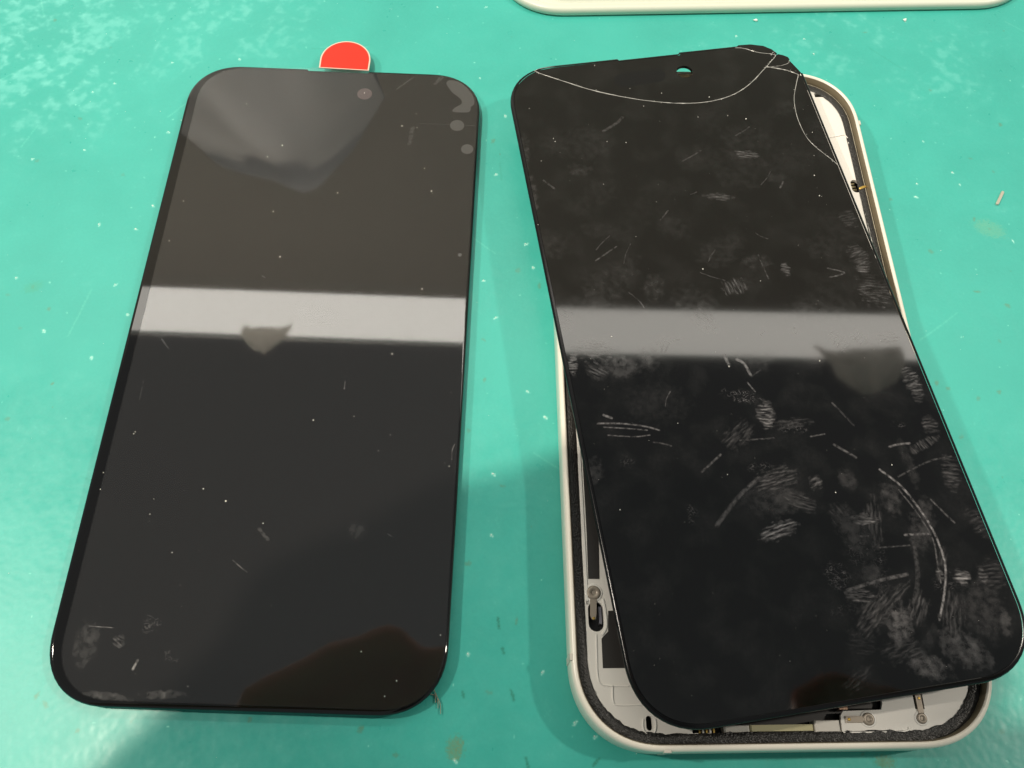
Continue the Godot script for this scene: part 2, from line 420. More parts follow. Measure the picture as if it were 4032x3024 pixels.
func mat_material() -> StandardMaterial3D:
	var w := 2048; var h := 1536
	var size := Vector2(460, 345); var org := Vector2(-187, -187.5)
	var px := w / size.x
	var coarse := noise(3, 0.0045, 3).get_seamless_image(w, h).get_data()
	var clump := noise(4, 0.014, 4).get_seamless_image(w, h).get_data()
	var fine := noise(5, 0.06, 4).get_seamless_image(w, h).get_data()
	var grit := noise(6, 0.33, 2).get_seamless_image(w, h).get_data()
	var col := PackedByteArray(); col.resize(w * h * 3)
	var rou := PackedByteArray(); rou.resize(w * h)
	var wear_spots := [[Vector2(-75, -82), 42.0, 1.0], [Vector2(-35, -95), 34.0, 0.75], [Vector2(-66, -66), 22.0, 0.8], [Vector2(125, -96), 26.0, 0.55], [Vector2(150, -84), 24.0, 0.5], [Vector2(90, -95), 18.0, 0.25], [Vector2(-58, 0), 26.0, 0.12], [Vector2(-10, 78), 26.0, 0.15], [Vector2(152, -36), 10.0, 0.3], [Vector2(40, -60), 14.0, 0.15]]
	var zw := w / 8; var zh := h / 8
	var wear := PackedFloat32Array(); wear.resize(zw * zh)
	for y in zh:
		for x in zw:
			var X := x * 8 / px + org.x; var Z := y * 8 / px + org.y
			for s in wear_spots:
				var d2: float = s[0].distance_squared_to(Vector2(X, Z)) / (s[1] * s[1])
				if d2 < 1.0: wear[y * zw + x] = maxf(wear[y * zw + x], (1.0 - d2) * s[2])
	for y in h:
		for x in w:
			var i := y * w + x
			var c := coarse[i] / 255.0; var k := clump[i] / 255.0; var f := fine[i] / 255.0; var g := grit[i] / 255.0
			var z := wear[(y >> 3) * zw + (x >> 3)]
			# scuffed, chalky places have an outline of their own
			var vein := 1.0 - minf(1.0, absf(k - 0.52) * 14.0)
			var worn := (clampf((k * 0.62 + f * 0.62 - 0.80 + z * 0.24) * 5.0, 0, 1) * (0.2 + 0.9 * f) + 0.35 * vein * f) * (0.04 + z)
			var dust := clampf((f * g - 0.52) * 6.0, 0, 1) * 0.10
			var t := minf(worn * 0.44 + dust, 0.8)
			var shade := 1.0 + (c - 0.5) * 0.10 + (k - 0.5) * 0.08 + (g - 0.5) * 0.07
			var r := lerpf(0.053 * shade, 0.23, t); var gg := lerpf(0.43 * shade, 0.70, t); var b := lerpf(0.365 * shade, 0.63, t)
			col[i * 3] = bytes_of(r); col[i * 3 + 1] = bytes_of(gg); col[i * 3 + 2] = bytes_of(b)
			rou[i] = clampi(int(255.0 * (0.35 + 0.16 * (f - 0.5) + 0.25 * t + 0.1 * (k - 0.5))), 0, 255)
	var n := noise(8, 0.5, 2)
	for i in range(0, MAT_BROWN.size(), 2):
		dab(col, w, h, px, org, Vector2(MAT_BROWN[i], MAT_BROWN[i + 1]), rng.randf_range(0.4, 0.85), rng.randf_range(0.25, 0.6), rng.randf() * 3, Vector3(100, 142, 116), rng.randf_range(0.35, 0.85), n)
	dab(col, w, h, px, org, Vector2(36.3, 76.8), 1.7, 2.2, 0.1, Vector3(112, 150, 118), 0.9, n)
	dab(col, w, h, px, org, Vector2(150.6, -35), 4.0, 2.6, 0.4, Vector3(120, 180, 150), 0.55, n)
	dab(col, w, h, px, org, Vector2(-57.8, -10.2), 2.4, 1.4, -0.5, Vector3(70, 165, 140), 0.6, n)
	dab(col, w, h, px, org, Vector2(109, 76.7), 2.0, 1.2, 0.0, Vector3(96, 140, 108), 0.8, n)
	for i in range(0, MAT_WHITE.size(), 2):
		dab(col, w, h, px, org, Vector2(MAT_WHITE[i], MAT_WHITE[i + 1]), rng.randf_range(0.3, 0.75), rng.randf_range(0.2, 0.45), rng.randf() * 3, Vector3(205, 245, 232), 0.8, n)
	for i in 420:
		var p := Vector2(rng.randf_range(-90, 178), rng.randf_range(-110, 84))
		dab(col, w, h, px, org, p, rng.randf_range(0.12, 0.34), rng.randf_range(0.1, 0.2), rng.randf() * 3, Vector3(165, 238, 218), rng.randf_range(0.35, 0.9), n)
	for i in 50:
		var p := Vector2(rng.randf_range(-90, 178), rng.randf_range(-110, 84))
		dab(col, w, h, px, org, p, rng.randf_range(0.15, 0.4), rng.randf_range(0.1, 0.25), rng.randf() * 3, Vector3(96, 140, 112), rng.randf_range(0.3, 0.7), n)
	# knife scratches, pale and dark
	for i in 46:
		var p := Vector2(rng.randf_range(-90, 178), rng.randf_range(-110, 84))
		var d := Vector2.from_angle(rng.randf() * TAU); var len := rng.randf_range(3, 16)
		var pale := rng.randf() < 0.6
		for s in int(len * 3):
			dab(col, w, h, px, org, p + d * s / 3.0 + Vector2(0, sin(s * 0.05) * 0.6), 0.26, 0.22, 0, Vector3(140, 225, 202) if pale else Vector3(50, 150, 126), 0.22, n)
	for i in range(0, MAT_SCRATCH.size(), 4):
		var p := Vector2(MAT_SCRATCH[i], MAT_SCRATCH[i + 1]); var q := Vector2(MAT_SCRATCH[i + 2], MAT_SCRATCH[i + 3])
		var steps := int(p.distance_to(q) * 3) + 2
		for s in steps:
			dab(col, w, h, px, org, p.lerp(q, s / float(steps)), 0.32, 0.28, 0, Vector3(44, 120, 100), 0.45, n)
	var m := StandardMaterial3D.new()
	m.albedo_texture = ImageTexture.create_from_image(Image.create_from_data(w, h, false, Image.FORMAT_RGB8, col))
	m.roughness = 1.0
	m.roughness_texture = ImageTexture.create_from_image(Image.create_from_data(w, h, false, Image.FORMAT_L8, rou))
	m.heightmap_enabled = true
	m.heightmap_texture = ImageTexture.create_from_image(noise(9, 0.25, 3).get_seamless_image(1024, 768))
	m.heightmap_scale = 0.004
	return m

# ------------------------------------------------------------------ surface nets for the hands
func flesh(bones: Array, cell: float) -> SurfaceTool:
	var lo := Vector3.ONE * 1e9; var hi := Vector3.ONE * -1e9
	for b in bones:
		for p in [b[0], b[2]]:
			var r: float = maxf(b[1], b[3]) + 3 * cell
			lo = lo.min(p - Vector3.ONE * r); hi = hi.max(p + Vector3.ONE * r)
	var n := Vector3i(((hi - lo) / cell).ceil()) + Vector3i.ONE
	var f := PackedFloat32Array(); f.resize(n.x * n.y * n.z); f.fill(1e3)
	for b in bones:
		var a: Vector3 = b[0]; var c: Vector3 = b[2]; var ra: float = b[1]; var rc: float = b[3]
		var reach := maxf(ra, rc) + 4 * cell
		var i0 := Vector3i(((a.min(c) - Vector3.ONE * reach - lo) / cell).floor()).clamp(Vector3i.ZERO, n - Vector3i.ONE)
		var i1 := Vector3i(((a.max(c) + Vector3.ONE * reach - lo) / cell).ceil()).clamp(Vector3i.ZERO, n - Vector3i.ONE)
		var ac := c - a; var ll := maxf(ac.length_squared(), 1e-6)
		for z in range(i0.z, i1.z + 1):
			for y in range(i0.y, i1.y + 1):
				for x in range(i0.x, i1.x + 1):
					var p := lo + Vector3(x, y, z) * cell
					var t := clampf((p - a).dot(ac) / ll, 0, 1)
					var d := p.distance_to(a + ac * t) - lerpf(ra, rc, t)
					var at := (z * n.y + y) * n.x + x
					var o := f[at]
					var hh := clampf(0.5 + 0.5 * (o - d) / 3.5, 0, 1)
					f[at] = lerpf(o, d, hh) - 3.5 * hh * (1 - hh) if o < 900 else d
	var st := begin()
	st.set_smooth_group(1)
	var vert := {}
	var stepx := 1; var stepy := n.x; var stepz := n.x * n.y
	for z in n.z - 1:
		for y in n.y - 1:
			for x in n.x - 1:
				var at := z * stepz + y * stepy + x
				var s := 0; var sum := Vector3.ZERO; var cnt := 0
				var v: Array = []
				for k in 8:
					var q := f[at + (k & 1) * stepx + ((k >> 1) & 1) * stepy + ((k >> 2) & 1) * stepz]
					v.append(q)
					if q < 0: s += 1
				if s == 0 or s == 8: continue
				for e in [[0, 1], [2, 3], [4, 5], [6, 7], [0, 2], [1, 3], [4, 6], [5, 7], [0, 4], [1, 5], [2, 6], [3, 7]]:
					var A: float = v[e[0]]; var B: float = v[e[1]]
					if (A < 0) != (B < 0):
						var t := A / (A - B)
						var pa := Vector3(e[0] & 1, (e[0] >> 1) & 1, (e[0] >> 2) & 1); var pb := Vector3(e[1] & 1, (e[1] >> 1) & 1, (e[1] >> 2) & 1)
						sum += pa.lerp(pb, t); cnt += 1
				vert[at] = lo + (Vector3(x, y, z) + sum / cnt) * cell
	for at in vert:
		for ax in 3:
			var s1: int = [stepx, stepy, stepz][ax]; var u: int = [stepy, stepz, stepx][ax]; var w: int = [stepz, stepx, stepy][ax]
			var a: float = f[at]; var b: float = f[at + s1]
			if (a < 0) == (b < 0): continue
			if not (vert.has(at - u) and vert.has(at - w) and vert.has(at - u - w)): continue
			var q := [vert[at], vert[at - u], vert[at - u - w], vert[at - w]]
			if a < 0: q.reverse()
			tri(st, q[0], q[1], q[2]); tri(st, q[0], q[2], q[3])
	return st

# ------------------------------------------------------------------ lamps
func lamp(called: String, label: String, at: Vector3, size: Vector2, energy: float, tint: Color, towards: Vector3, glow: float) -> Node3D:
	var t := base(called, label, "lamp")
	t.position = at * MM
	var up := Vector3.FORWARD if absf(towards.normalized().dot(Vector3.UP)) > 0.99 else Vector3.UP
	t.look_at_from_position(at * MM, (at + towards) * MM, up)
	t.rotate_object_local(Vector3.RIGHT, PI / 2)   # own -y now looks along `towards`
	var hx := size.x / 2; var hz := size.y / 2
	var st := begin()
	var r := minf(hx, hz) * 0.3
	var rings := [rrect(hx + 2, hz + 2, r), rrect(hx + 1, hz + 1, r), rrect(hx + 2, hz + 2, r), rrect(hx - hz * 0.7, hz * 0.3, r * 0.3)]
	loft(st, [rings[3], rings[1], rings[2], rings[0]], [7.0, 5.0, 2.0, 0.0], false)
	cap(st, rings[3], 7.0)
	commit("housing", st, mat(0.5, 0.5, 0.5, 0.5), t)
	st = begin()
	cap(st, rrect(hx + 2.2, hz + 2.2, r), -0.5, false)
	var e := mat(0.8, 0.8, 0.8, 0.6)
	e.emission_enabled = true
	e.emission = tint
	e.emission_energy_multiplier = glow
	commit("lamp_diffuser", st, e, t)
	var l := AreaLight3D.new()
	l.name = "lamp_light"
	l.area_size = size * MM
	l.area_normalize_energy = true
	l.light_energy = energy
	l.light_color = tint
	l.shadow_enabled = true
	l.area_range = 6.0
	t.add_child(l, true)
	l.position = Vector3(0, -2.5, 0) * MM
	l.rotation = Vector3(-PI / 2, 0, 0)
	return t

# ------------------------------------------------------------------ scene
func _ready() -> void:
	rng.seed = 20240611
	lut.resize(4096)
	for i in 4096:
		lut[i] = int(round(Color(i / 4095.0, 0, 0).linear_to_srgb().r * 255.0))

	# --- camera, air and lamps
	var cam := Camera3D.new()
	cam.name = "camera"
	cam.fov = 47.848
	cam.near = 0.005
	cam.far = 20.0
	cam.transform = Transform3D(Basis(Vector3(0.99927, 0.02539, -0.02857), Vector3(-0.03676, 0.43318, -0.90056), Vector3(-0.01049, 0.90095, 0.4338)).orthonormalized(), Vector3(0.0421556, 0.1582076, 0.0846004))
	add_child(cam)
	cam.current = true
	var we := WorldEnvironment.new()
	we.name = "environment"
	var env := Environment.new()
	env.background_mode = Environment.BG_COLOR
	env.background_color = lin(0.92, 1.0, 0.98)
	env.background_energy_multiplier = 0.24
	env.tonemap_mode = Environment.TONE_MAPPER_LINEAR
	env.tonemap_exposure = 1.0
	env.sdfgi_enabled = true
	env.ssao_enabled = true
	env.ssil_enabled = true
	we.environment = env
	add_child(we)
	var bar := lamp("bench_lamp", "long white lamp bar hanging over the bench, mirrored across both black screens", Vector3(30, 600, -345), Vector2(1100, 50), 0.108, Color(1.0, 0.97, 0.93), Vector3(0, -1, 0.0), 0.6)
	lamp("ceiling_lamp", "square ceiling lamp above the new display, brightest of the three", Vector3(-324, 1250, 60), Vector2(34, 34), 1.25, Color(1.0, 0.95, 0.87), Vector3(0.25, -1, 0), 2.0)
	lamp("ceiling_lamp", "square ceiling lamp far out beyond the opened phone", Vector3(1130, 1200, -120), Vector2(60, 60), 0.70, Color(1.0, 0.96, 0.9), Vector3(-0.85, -1, 0.1), 2.0)
	lamp("ceiling_lamp", "square ceiling lamp far out beyond the new display", Vector3(-1010, 1200, -60), Vector2(60, 60), 0.95, Color(1.0, 0.96, 0.9), Vector3(0.85, -1, 0), 2.0)

	# --- bench mat
	var st := begin()
	var org := Vector2(-187, -187.5); var size := Vector2(460, 345)
	plate(st, V([640, -640, 640, 330, -560, 330, -560, -640]), [], -2.0, 0.0, org, size)
	var ground := commit("bench_mat", st, mat_material(), self)
	ground.set_meta("kind", "structure")
	ground.set_meta("label", "scuffed green rubber bench mat with pale wear and brown specks")
	st = begin()
	box(st, Vector3(-1300, 0, -660), Vector3(1400, 1085, -640), 2.0)
	var wall := commit("back_wall", st, mat(0.46, 0.44, 0.39, 0.8), self)
	wall.set_meta("kind", "structure")
	wall.set_meta("label", "plain pale partition behind the bench, mirrored in the screens")
	build_tray()
	build_new_display()
	build_phone_body()
	build_cracked_display()
	build_debris()
	build_mirrored_things(bar)

func build_tray() -> void:
	var t := base("plastic_tray", "cream plastic tray with a rounded stepped rim at the back of the mat", "tray")
	t.position = Vector3(104.2, 0, -150.2) * MM
	t.rotation.y = 0.0802
	var spec := [[0.6, 0.0], [0.0, 0.5], [0.0, 1.7], [0.35, 2.2], [1.1, 2.4], [1.9, 2.1], [2.3, 1.7], [3.3, 1.6], [3.9, 1.9], [4.3, 3.0], [5.0, 6.5], [5.6, 7.0], [6.6, 7.1]]
	var rings: Array = []; var hs: Array = []
	for s in spec:
		rings.append(rrect(70 - s[0], 50 - s[0], 17 - s[0] * 0.8, 16)); hs.append(s[1])
	rings.reverse(); hs.reverse()
	var st := begin()
	loft(st, rings, hs)
	var cream := mat(0.76, 0.79, 0.68, 0.33)
	cream.backlight_enabled = true
	cream.backlight = lin(0.25, 0.25, 0.18)
	commit("rim", st, cream, t)
	st = begin()
	loft(st, [rrect(63.4, 43.4, 11.7, 16), rrect(62.4, 42.4, 11.0, 16), rrect(61, 41, 10, 16)], [7.1, 6.6, 1.5])
	cap(st, rrect(61, 41, 10, 16), 1.5)
	commit("well", st, cream, t)

func glass_rings(hw: float, hl: float, r: float, ins: Array, notch: float) -> Array:
	var out: Array = []
	for i in ins:
		var ring := rrect(hw - i, hl - i, maxf(r - i, 1.0), 14, [-7.5, -7.2, 7.0, 7.3])
		for k in ring.size():
			if absf(ring[k].x) < 7.25 and ring[k].y < -60: ring[k].y += notch
		out.append(ring)
	return out

func build_new_display() -> void:
	var t := base("phone_display", "new black phone display lying flat on the mat under a clear film", "phone display")
	var glass := marks_material(NEW_MARKS, 41, 0.0035, 0.16, Color(1, 0.97, 0.98), 0.03, 0.3, 0.0)
	# cover glass: flat top and rounded edge
	var st := begin()
	var R := glass_rings(34.4, 72.4, 12.0, [0.75, 0.55, 0.3, 0.12, 0.0, 0.05], 0.42)
	loft(st, R, [2.6, 2.575, 2.49, 2.33, 2.0, 1.75])
	st.set_smooth_group(-1)
	commit("glass_edge", st, mat(0.004, 0.004, 0.0045, 0.04), t)
	st = begin()
	plate(st, R[0], [], 1.9, 2.6, Vector2(-35, -73), Vector2(70, 146))
	commit("cover_glass", st, glass, t)
	# black plastic carrier and the metal back that keep the glass off the mat
	st = begin()
	var r1 := rrect(34.0, 72.0, 11.6); var r2 := rrect(33.5, 71.5, 11.2)
	loft(st, [r1, r1, r2], [1.9, 1.2, 0.9], false)
	cap(st, r1, 1.9); cap(st, r2, 0.9, false)
	commit("bezel_frame", st, mat(0.012, 0.012, 0.013, 0.35), t)
	st = begin()
	pad(st, rrect(30.5, 66.0, 8.0), 0.0, 0.9, 0.2)
	commit("back_plate", st, mat(0.35, 0.35, 0.36, 0.4, 0.8), t)
	# sensor window and camera opening seen through the glass
	st = begin()
	plate(st, pill(Vector2(-7.7, -65.0), Vector2(0.0, -65.4), 2.0, 12), [], 2.601, 2.606)
	commit("sensor_window", st, mat(0.001, 0.001, 0.0012, 0.05), t)
	st = begin()
	plate(st, circle2(Vector2(6.95, -65.0), 1.75, 28), [], 2.601, 2.606)
	commit("camera_window", st, mat(0.075, 0.055, 0.058, 0.12), t)
	# air trapped under the film
	var bub := mat(0.05, 0.05, 0.05, 0.28)
	for b in [V([26.4, -68.4, 26.0, -69.4, 26.7, -70.4, 28.9, -70.0, 31.0, -68.2, 32.4, -66.0, 32.9, -64.6, 32.9, -62.9, 32.2, -62.4, 31.9, -60.7, 28.4, -60.5, 28.0, -61.2, 28.8, -62.2, 30.0, -63.2, 29.6, -64.7, 27.6, -66.5]), circle2(Vector2(29.3, -56.5), 1.65), circle2(Vector2(32.0, -49.6), 1.42), circle2(Vector2(31.9, -20.6), 0.45)]:
		st = begin()
		plate(st, smooth_line(b, 3) if b.size() < 20 else b, [], 2.601, 2.607)
		commit("air_bubble", st, bub, t)
	st = begin()
	for i in range(0, NEW_DUST.size(), 2):
		crumb(st, Vector3(NEW_DUST[i], 2.80, NEW_DUST[i + 1]), rng.randf_range(0.13, 0.26) * (2.0 if i == 0 else 1.0))
	for i in 60:
		crumb(st, Vector3(rng.randf_range(-32, 33), 2.79, rng.randf_range(-70, 70)), rng.randf_range(0.03, 0.08))
	var dust := commit("dust", st, mat(0.75, 0.73, 0.66, 0.6), t)
	dust.set_meta("kind", "stuff")

	# protective film with its red pull tab
	var f := base("protective_film", "clear protective film with a red pull tab over the new display", "film")
	f.position = Vector3(0.95, 2.64, -0.1) * MM
	var pane := StandardMaterial3D.new()
	pane.transparency = BaseMaterial3D.TRANSPARENCY_ALPHA
	pane.albedo_color = lin(0.42, 0.40, 0.40, 0.010)
	pane.roughness = 0.035
	pane.metallic_specular = 0.34
	st = begin()
	var fo := rrect(32.95, 71.55, 10.5, 14, [-5.75, -5.7, 6.2, 6.35])
	for k in fo.size():
		if fo[k].y < -71.5 and fo[k].x > -5.9 and fo[k].x < 6.3: fo[k].y -= 1.0
	var fi := PackedVector2Array()
	for p in fo: fi.append(p * Vector2(1 - 0.12 / 32.95, 1 - 0.12 / 71.5))
	loft(st, [fi, fo, fo], [0.12, 0.09, 0.0], false)
	plate(st, fi, [], 0.0, 0.12)
	commit("film_sheet", st, pane, f)
	st = begin()
	var tab := PackedVector2Array()
	for i in 25:
		var a := PI + PI * i / 24.0
		tab.append(Vector2(0.3, -75.2) + Vector2(cos(a) * 6.05, sin(a) * 6.2))
	tab.append(Vector2(6.3, -72.1)); tab.append(Vector2(-5.7, -72.4))
	plate(st, tab, [], 0.02, 0.2)
	var tb := commit("pull_tab", st, mat(0.72, 0.55, 0.45, 0.4), f)
	st = begin()
	var red := PackedVector2Array()
	for p in tab: red.append(Vector2(0.3, -76.0) + (p - Vector2(0.3, -76.0)) * 0.945)
	plate(st, red, [], 0.2, 0.225)
	commit("red_print", st, mat(0.80, 0.022, 0.006, 0.38), tb)

func build_phone_body() -> void:
	var t := base("opened_phone", "white opened phone with bare chassis under the cracked display", "phone")
	t.position = Vector3(88.409, 0, 2.229) * MM
	t.rotation.y = 0.042776
	var HW := 35.8; var HL := 73.8; var RR := 15.0
	var frame_m := mat(0.86, 0.81, 0.71, 0.26)
	var st := begin()
	var spec := [[1.05, 7.55], [0.9, 7.78], [0.7, 7.8], [0.35, 7.66], [0.1, 7.3], [0.0, 6.8], [0.0, 1.2], [0.2, 0.5], [0.8, 0.0]]
	var rings: Array = []; var hs: Array = []
	for s in spec:
		rings.append(rrect(HW - s[0], HL - s[0], RR - s[0], 20)); hs.append(s[1])
	loft(st, rings, hs)
	cap(st, rings[8], 0.0, false)
	commit("frame", st, frame_m, t)
	# inner wall of the frame with old glue on it
	st = begin()
	loft(st, [rrect(HW - 1.3, HL - 1.3, RR - 1.3, 20), rrect(HW - 1.25, HL - 1.25, RR - 1.25, 20), rrect(HW - 1.05, HL - 1.05, RR - 1.05, 20)], [5.4, 7.0, 7.55])
	commit("inner_wall", st, bumpy(mat(0.26, 0.215, 0.14, 0.38, 0.3), 0.02, 0.006, 90.0), t)
	# antenna breaks let into the frame
	var breakm := mat(0.60, 0.57, 0.50, 0.5)
	for b in [[Vector3(-35.9, 1.0, 58.2), Vector3(-34.95, 7.72, 59.4)], [Vector3(34.95, 1.0, -58.9), Vector3(35.9, 7.72, -57.7)], [Vector3(-21.3, 1.0, 72.95), Vector3(-20.1, 7.72, 73.9)], [Vector3(34.95, 1.0, 58.2), Vector3(35.9, 7.72, 59.4)]]:
		st = begin()
		box(st, b[0], b[1], 0.12)
		commit("antenna_break", st, breakm, t)
	# black foam adhesive round the ledge, torn along the bottom
	st = begin()
	var outer := rrect(HW - 1.28, HL - 1.28, RR - 1.28, 20)
	var inner := rrect(32.75, 70.85, 12.3, 20)
	var crest := rrect(33.6, 71.7, 12.95, 20)
	outer = finer(outer); inner = finer(inner); crest = finer(crest)
	var wob := noise(77, 0.35, 3)
	for i in inner.size():
		var rough: float = 1.0 if inner[i].y > 66 else 0.35
		var d := inner[i].normalized()
		inner[i] += d * rough * 0.3 * wob.get_noise_2d(inner[i].x * 2, inner[i].y * 2)
	var st2 := begin()
	st2.set_smooth_group(1)
	for k in 2:
		var A: PackedVector2Array = [inner, crest][k]; var B: PackedVector2Array = [crest, outer][k]
		for i in A.size():
			var j := (i + 1) % A.size()
			var q: Array = []
			for c in [[A[i], k], [B[i], k + 1], [B[j], k + 1], [A[j], k]]:
				var p: Vector2 = c[0]
				var bump: float = 0.22 * wob.get_noise_2d(p.x * 3 + 50, p.y * 3) + 0.15 * wob.get_noise_2d(p.x * 9, p.y * 9)
				q.append(v3(p, [6.36, 6.72, 6.5][c[1]] + bump * (0.8 if p.y > 64 else 0.25)))
			tri(st2, q[0], q[1], q[2]); tri(st2, q[0], q[2], q[3])
	commit("adhesive_strip", st2, bumpy(mat(0.017, 0.016, 0.015, 0.38), 0.05, 0.012, 160.0), t)
	glue_line(t)
	st = begin()
	box(st, Vector3(-16, 5.5, -72.3), Vector3(4, 7.1, -66.5), 0.25)
	commit("earpiece_bracket", st, mat(0.72, 0.69, 0.6, 0.4), t)
	# floor below the chassis
	st = begin()
	pad(st, rrect(34.3, 72.3, 13.5, 14), 0.6, 3.4, 0.1)
	commit("back_panel", st, mat(0.02, 0.02, 0.022, 0.4), t)
	# chassis plate with its openings
	var slot := pill(Vector2(-30.9, 50.6), Vector2(-30.9, 53.1), 1.32)
	var side_slot := pill(Vector2(32.25, -42.4), Vector2(32.35, -40.8), 0.95)
	var low_slot := pill(Vector2(-23.05, 68.6), Vector2(-23.05, 69.9), 0.5)
	var bay := V([16.5, 60.0, 16.5, 66.6, 16.1, 67.6, 9.6, 67.75, 9.1, 68.4, 8.9, 71.0, -16.0, 70.9, -16.0, 69.3, -19.0, 68.6, -19.0, 60.0])
	var spring_slot := V([21.9, 61, 23.6, 61, 23.5, 67.6, 21.9, 67.6])
	var step_slot := V([27.5, -68.9, 31.1, -68.8, 31.2, -67.75, 27.6, -67.7])
	var plate_out := rrect(33.25, 71.25, 12.6, 18)
	st = begin()
	plate(st, plate_out, [slot, side_slot, low_slot, bay, spring_slot, step_slot], 5.6, 6.25)
	var chassis := commit("chassis_plate", st, mat(0.78, 0.755, 0.71, 0.38), t)
	# raised lips and pressed steps of the chassis
	var lipm := mat(0.82, 0.80, 0.76, 0.33)
	for l in [[V([-32.3, 10, -32.3, 45.8, -32.3, 49.2]), 0.55], [V([-31.0, 54.9, -31.1, 58.2, -31.1, 62.0, -30.1, 63.2, -26.0, 63.4]), 0.18], [V([-29.5, 48.9, -29.2, 51.0, -29.2, 53.6, -30.0, 55.0]), 0.4], [V([33.0, -54.0, 33.2, -50.0, 33.1, -30.0, 33.0, -10.0]), 0.45], [V([29.1, -55.4, 31.0, -55.9, 32.4, -56.2, 33.0, -55.2]), 0.22], [V([9.0, 71.05, 14.0, 71.1, 19.4, 71.0, 20.2, 70.4]), 0.3], [V([-28.7, 63.2, -28.8, 65.7, -27.9, 66.4, -24.1, 66.4]), 0.16], [V([-24.0, 68.6, -24.1, 70.0, -23.5, 71.0, -22.6, 71.0, -22.0, 70.0, -22.0, 68.6]), 0.22]]:
		st = begin()
		raised_line(st, smooth_line(l[0], 4), l[1], 6.24, 6.46)
		commit("lip", st, lipm, chassis)
	# black battery wrap showing beside the screen
	var wrap := mat(0.022, 0.020, 0.019, 0.45)
	for b in [V([-31.85, 5, -31.75, 37, -31.9, 45.3, -29.9, 45.35, -29.6, 37, -24, 5]), V([-28.7, 50.9, -28.95, 54.4, -30.15, 55.6, -30.2, 60.45, -22.0, 60.5, -22.0, 50.9])]:
		st = begin()
		plate(st, b, [], 6.25, 6.33)
		commit("battery_wrap", st, wrap, t)
	# screws, spring contacts and connectors
	var steel := mat(0.33, 0.285, 0.235, 0.42, 0.35)
	var gold := mat(0.75, 0.5, 0.14, 0.3, 1.0)
	for s in [[Vector2(-31.07, 47.78), 1.2, 6.25], [Vector2(13.57, 69.06), 1.0, 6.25], [Vector2(22.6, 69.05), 0.85, 6.25]]:
		st = begin()
		var c: Vector2 = s[0]; var rr: float = s[1]; var y: float = s[2]
		var ring := circle2(c, rr + 0.28, 24)
		loft(st, [circle2(c, rr + 0.05, 24), ring, circle2(c, rr + 0.4, 24)], [y + 0.12, y + 0.16, y - 0.02])
		commit("screw_boss", st, lipm, chassis)
		st = begin()
		loft(st, [circle2(c, 0.3 * rr, 24), circle2(c, 0.36 * rr, 24), circle2(c, rr * 0.85, 24), circle2(c, rr, 24), circle2(c, rr, 24)], [y + 0.18, y + 0.3, y + 0.34, y + 0.24, y])
		cap(st, circle2(c, 0.3 * rr, 24), y + 0.18)
		commit("screw", st, steel, t)
	var clips := [[V([-31.75, 48.6, -30.55, 48.6, -30.75, 51.4, -30.95, 52.4, -31.6, 52.4, -31.9, 51.7]), Vector2(-31.3, 52.2)], [V([9.7, 68.55, 12.7, 68.55, 12.7, 69.6, 9.7, 69.6]), Vector2(10.3, 69.08)], [V([22.2, 63, 23.2, 63, 23.15, 68.3, 22.2, 68.3]), Vector2(22.75, 65.9)]]
	for c in clips:
		st = begin()
		pad(st, c[0], 6.1, 6.5, 0.1)
		var clip := commit("spring_contact", st, steel, t)
		st = begin()
		pad(st, circle2(c[1], 0.26, 10), 6.48, 6.6, 0.1)
		commit("gold_tip", st, gold, clip)
	# coil and flex wires inside the side slots
	st = begin()
	box(st, Vector3(-30.3, 3.4, 50.0), Vector3(-29.8, 5.6, 53.0), 0.1)
	commit("flex_wire", st, mat(0.3, 0.29, 0.33, 0.3, 0.6), t)
	for k in 4:
		st = begin()
		box(st, Vector3(31.6 + 0.25 * k, 4.2, -43.1 + 0.75 * k), Vector3(32.6 + 0.2 * k, 5.5 - 0.1 * k, -42.65 + 0.75 * k), 0.1)
		commit("connector_pin", st, mat(0.42, 0.36, 0.22, 0.35, 0.8), t)
	st = begin()
	pad(st, pill(Vector2(33.1, -40.75), Vector2(34.2, -41.2), 0.32), 6.3, 6.75, 0.12)
	commit("gold_tab", st, gold, t)
	# bottom edge: speaker gasket strip, clear tape, white block
	st = begin()
	box(st, Vector3(-6.3, 4.0, 69.7), Vector3(4.3, 6.1, 70.75), 0.25)
	commit("speaker_gasket", st, mat(0.62, 0.58, 0.36, 0.2, 0.2), t)
	st = begin()
	box(st, Vector3(-10.7, 4.0, 69.75), Vector3(-6.45, 6.2, 70.85), 0.3)
	commit("clear_bracket", st, mat(0.62, 0.6, 0.55, 0.3), t)
	st = begin()
	box(st, Vector3(4.45, 4.0, 69.15), Vector3(8.6, 6.5, 70.95), 0.22)
	commit("white_block", st, mat(0.66, 0.63, 0.58, 0.4), t)
	st = begin()
	box(st, Vector3(10.0, 3.4, 62.0), Vector3(16.3, 4.9, 67.4), 0.2)
	commit("speaker_module", st, mat(0.03, 0.028, 0.026, 0.4), t)
	st = begin()
	box(st, Vector3(9.3, 4.6, 66.6), Vector3(10.9, 5.4, 67.5), 0.15)
	commit("copper_contact", st, mat(0.5, 0.33, 0.24, 0.35, 0.8), t)
	for k in 5:
		st = begin()
		box(st, Vector3(-15.0 + 0.6 * k, 5.8, 70.1), Vector3(-14.7 + 0.6 * k, 6.4, 70.9), 0.05)
		commit("contact_pin", st, gold if k % 2 == 0 else lipm, t)
	# everything inside sits half a millimetre deeper than the ledge drawings above
	for c in t.get_children():
		if not (c.name.begins_with("frame") or c.name.begins_with("inner_wall") or c.name.begins_with("antenna") or c.name.begins_with("back_panel") or c.name.begins_with("glue")):
			c.position.y -= 0.5 * MM

